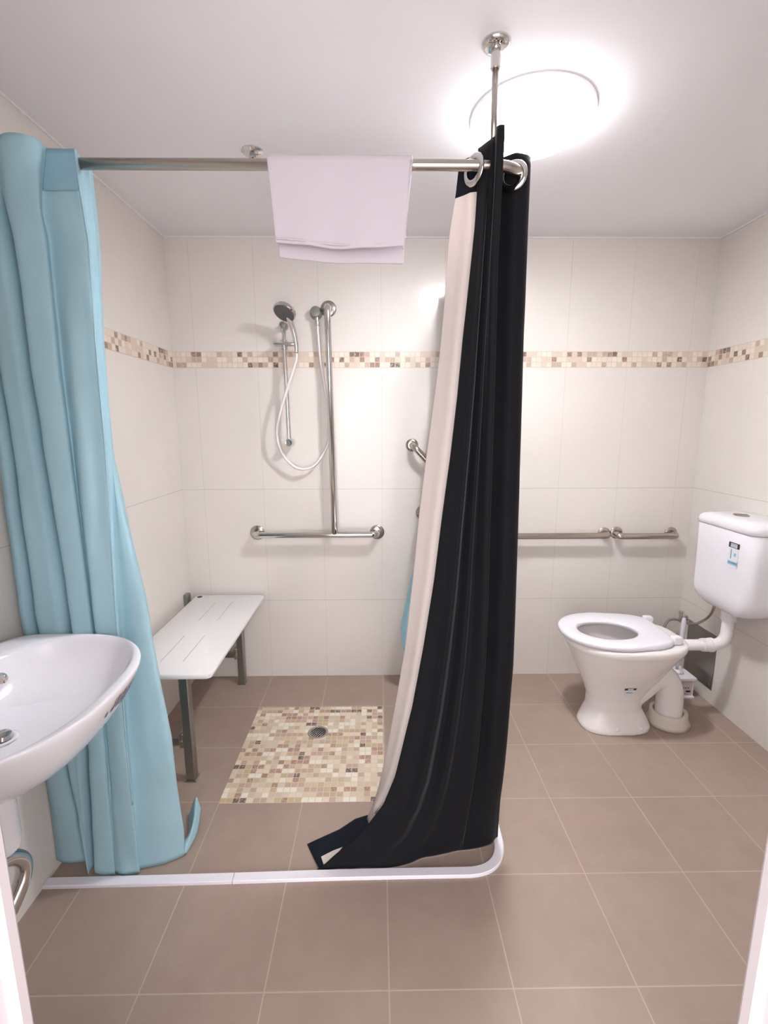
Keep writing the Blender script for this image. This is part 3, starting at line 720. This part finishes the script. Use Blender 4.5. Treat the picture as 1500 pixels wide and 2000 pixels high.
# bolts and label on the pan, found on the pan's own surface
bpy.context.view_layer.update()
dg = bpy.context.evaluated_depsgraph_get(); ev = pan.evaluated_get(dg); bv = BVHTree.FromObject(pan, dg)
mw = pan.matrix_world
def on_pan(x, z):
    inv = mw.inverted(); h = bv.ray_cast(inv@Vector((x, 1.2, z)), Vector((0, 1, 0)))
    return (mw@h[0], h[1]) if h[0] is not None else (Vector((x, 1.9, z)), Vector((0, -1, 0)))
for x in (1.055, 1.165):
    p, n_ = on_pan(x, .030); bm = bmesh.new(); lathe(bm, [(0, -.002), (.009, -.002), (.009, .002), (.005, .005), (0, .005)], p, n_, 16); link('bolt_cap', bm, M['ceramic'], tl)
def decal(parent, name, ul, fn, rects):
    """small printed label following a surface: rects (u0,u1,v0,v1,mat,lift)"""
    mats = []; bm = bmesh.new()
    for u0, u1, v0, v1, mt, lf in rects:
        if mt not in mats: mats.append(mt)
        mi = mats.index(mt); nu = 4
        for i in range(nu):
            a, b = u0+(u1-u0)*i/nu, u0+(u1-u0)*(i+1)/nu
            quadface(bm, [fn(a, v0, lf), fn(b, v0, lf), fn(b, v1, lf), fn(a, v1, lf)], mi)
    return link(name, bm, [M[q] for q in mats], parent, False)
def panfn(u, v, lf):
    p, n_ = on_pan(u, v); return p+n_*lf
decal(tl, 'rating_label', None, panfn, [(1.068, 1.108, .190, .230, 'label_white', .0012), (1.062, 1.114, .230, .241, 'label_black', .0016), (1.076, 1.100, .232, .239, 'label_white', .0020), (1.070, 1.106, .197, .205, 'dsteel', .0018), (1.074, 1.102, .213, .217, 'print', .0018)])

# cistern
ct = thing('toilet_cistern', (1.55, ty-.01, .56), 'white plastic toilet cistern mounted high on the right wall', 'cistern')
CX0, CX1, CY0, CY1 = 1.458, XR, 1.797, 2.157
def csec(z, g, r=.045, gx=None):
    gx = g if gx is None else gx
    return rrect(CX0+gx, CX1, CY0+g, CY1-g, z, [.008, r, r, .008], 8)
bm = bmesh.new(); rs = []
rb = .085
for k in range(0, 11):
    a = R(90*k/10); g_ = rb-rb*math.sin(a); z = .560+rb-rb*math.cos(a); rs.append(csec(z, g_+.008, .045, (.05-.05*math.sin(a))+.004))
rs += [csec(.80, .004), csec(.925, .002), csec(.928, .004)]
loft(bm, rs); link('tank', bm, M['ceramic'], ct)
bm = bmesh.new(); rs = [csec(.930, .002), csec(.932, -.001), csec(.950, -.001), csec(.962, .003), csec(.970, .012, .045), csec(.976, .028, .045), csec(.980, .055, .04)]
loft(bm, rs); link('lid', bm, M['ceramic'], ct)
bm = bmesh.new(); loft(bm, [oval(1.548, ty-.012, z, a, a, b, 36, 2) for z, a, b in ((.978, .026, .036), (.982, .026, .036), (.984, .023, .033))]); link('flush_button', bm, M['steel'], ct, auto=40)
bm = bmesh.new(); box(bm, 1.522, 1.574, ty-.0135, ty-.0105, .9838, .9848); link('button_gap', bm, M['dark'], ct, False)  # dark strip laid on top as the shaded slit between the buttons
bm = bmesh.new()
def facefn(u, v, lf):
    return Vector((CX0+.0035-lf, u, v))
yc = 1.893; decal(ct, 'rating_label', None, facefn, [
    (yc-.030, yc+.030, .862, .884, 'label_black', .0022), (yc-.018, yc+.018, .865, .880, 'label_white', .0028), (yc-.016, yc+.016, .874, .877, 'print', .0032), (yc-.014, yc+.014, .868, .8705, 'print', .0032),
    (yc-.026, yc+.026, .780, .862, 'label_white', .0018), (yc-.026, yc+.026, .790, .806, 'label_blue', .0024), (yc+.010, yc+.014, .815, .856, 'print', .0026), (yc-.016, yc-.004, .828, .842, 'label_blue', .0026), (yc-.024, yc+.024, .797, .801, 'dsteel', .003)])
# flush pipe
fp = thing('flush_pipe', (1.45, ty, .385), 'white plastic flush pipe elbow from cistern to toilet pan', 'pipe')
bm = bmesh.new(); pp = fillet([(1.350, ty, .385), (1.560, ty, .385), (1.562, ty, .565)], .062, 10)
tube(bm, pp, [.0245]*len(pp), 28); link('elbow', bm, M['pipe'], fp)
bm = bmesh.new(); tube(bm, [(1.452, ty, .385), (1.454, ty, .385), (1.488, ty, .385), (1.489, ty, .385), (1.500, ty, .385), (1.502, ty, .385)], [.026, .0295, .0295, .032, .032, .027], 28); link('collar', bm, M['pipe'], fp, auto=40)
bm = bmesh.new(); tube(bm, [(1.346, ty, .385), (1.348, ty, .385), (1.362, ty, .385), (1.372, ty, .385)], [.030, .033, .031, .026], 28); link('pan_connector', bm, M['pipe'], fp, auto=40)
bm = bmesh.new(); tube(bm, [(1.562, ty, .50), (1.562, ty, .502), (1.562, ty, .555), (1.562, ty, .562)], [.027, .031, .032, .032], 28); link('cistern_nut', bm, M['pipe'], fp, auto=40)
# water supply
wv = thing('water_valve', (1.6, 2.40, .35), 'chrome stop valve and braided hose feeding the cistern on the right wall', 'valve')
bm = bmesh.new(); lathe(bm, [(0, 0), (.020, 0), (.020, .003), (.010, .007), (.010, .030), (0, .031)], (XR, 2.40, .345), (-1, 0, 0), 24); tube(bm, [(1.612, 2.40, .325), (1.612, 2.40, .372)], .009, 14); link('valve_body', bm, M['chrome'], wv, auto=40)
bm = bmesh.new(); lathe(bm, [(0, 0), (.013, .001), (.014, .012), (0, .014)], (1.612, 2.40, .372), (0, 0, 1), 16); link('valve_knob', bm, M['chrome'], wv, auto=40)
bm = bmesh.new(); tube(bm, catmull([(1.612, 2.40, .335), (1.596, 2.36, .345), (1.585, 2.28, .365), (1.580, 2.20, .41), (1.578, 2.135, .48), (1.575, 2.105, .575)], 8), .0062, 12); link('braided_hose', bm, M['steel'], wv)
bm = bmesh.new(); tube(bm, catmull([(1.605, 2.40, .335), (1.575, 2.405, .338), (1.545, 2.405, .325), (1.520, 2.40, .27), (1.500, 2.40, .20), (1.50, 2.42, .12), (1.50, 2.445, .10)], 8), .0062, 12); link('copper_tail', bm, M['dsteel'], wv)

# steel cover plate on the right wall
pl = thing('cover_plate', (XR, 2.26, .2), 'square stainless steel cover plate low on the right wall behind the brush', 'plate')
bm = bmesh.new(); box(bm, XR-.003, XR, 2.155, 2.375, .068, .350, .001, 1); link('plate', bm, M['plate'], pl, False)
for y, z in ((2.175, .09), (2.355, .09), (2.175, .33), (2.355, .33)):
    bm = bmesh.new(); lathe(bm, [(0, 0), (.006, 0), (.004, .003), (0, .003)], (XR-.003, y, z), (-1, 0, 0), 12); link('screw', bm, M['dsteel'], pl)

# toilet brush
tb = thing('toilet_brush', (1.53, 2.26, 0), 'white toilet brush standing in a square white holder behind the pan', 'toilet brush')
bm = bmesh.new(); box(bm, 1.452, 1.590, 2.195, 2.325, .0, .012, .003, 2); box(bm, 1.458, 1.584, 2.201, 2.319, .010, .100, .003, 2); box(bm, 1.450, 1.592, 2.193, 2.327, .098, .112, .003, 2); link('holder', bm, M['plastic'], tb, False)
bm = bmesh.new(); lathe(bm, [(0, .11), (.034, .112), (.026, .120), (.012, .126), (0, .127)], (1.53, 2.265, 0), n=28); link('brush_cap', bm, M['plastic'], tb)
bm = bmesh.new(); tube(bm, [(1.53, 2.265, .12), (1.540, 2.272, .25), (1.548, 2.278, .33), (1.549, 2.279, .37), (1.549, 2.279, .395)], [.007, .0075, .011, .011, .008], 14); link('handle', bm, M['plastic'], tb)
lb = [(1.464, 1.576, .018, .094, 'label_pink', .0006), (1.505, 1.508, .074, .088, 'print', .0012), (1.520, 1.523, .074, .088, 'print', .0012), (1.505, 1.523, .072, .075, 'print', .0012), (1.545, 1.568, .034, .044, 'label_black', .0012), (1.470, 1.560, .024, .026, 'print', .0012)]
for i in range(7): lb.append((1.480+i*.012, 1.487+i*.012, .054, .062, 'print', .0012))
for i in range(3): lb.append((1.497+i*.011, 1.504+i*.011, .044, .051, 'print', .0012))
decal(tb, 'holder_label', None, lambda u, v, lf: Vector((u, 2.2005-lf, v)), lb)

# faint print on the outer side of the basin
bpy.context.view_layer.update(); dg = bpy.context.evaluated_depsgraph_get(); bowl = [o for o in bs.children if o.name.startswith('bowl')][0]
bvb = BVHTree.FromObject(bowl, dg); mb = bowl.matrix_world
def on_bowl(y, z):
    inv = mb.inverted(); h = bvb.ray_cast(inv@Vector((0, y, z)), Vector((-1, 0, 0)))
    return (mb@h[0], h[1])
def bowlfn(u, v, lf):
    p, n_ = on_bowl(u, v); return p+Vector((1, 0, 0))*lf
rc = []
random.seed(3)
for i in range(8):
    y = .955+i*.0125; rc += [(y, y+.0025, .768, .780, 'print', .0012), (y+.0025, y+.008, .755 if i % 2 else .768, .780 if i % 2 else .7475, 'print', .0012)]
    if i % 3 != 1: rc.append((y+.0065, y+.0085, .768, .779, 'print', .0012))
for i in range(4): rc.append((.99+i*.016, .998+i*.016, .752, .759, 'print', .0012))
rc.append((1.0, 1.045, .738, .746, 'print', .0012))
for i in range(3): rc.append((.93+i*.02, .938+i*.02, .748, .760, 'print', .0012))
decal(bs, 'printed_mark', None, bowlfn, rc)
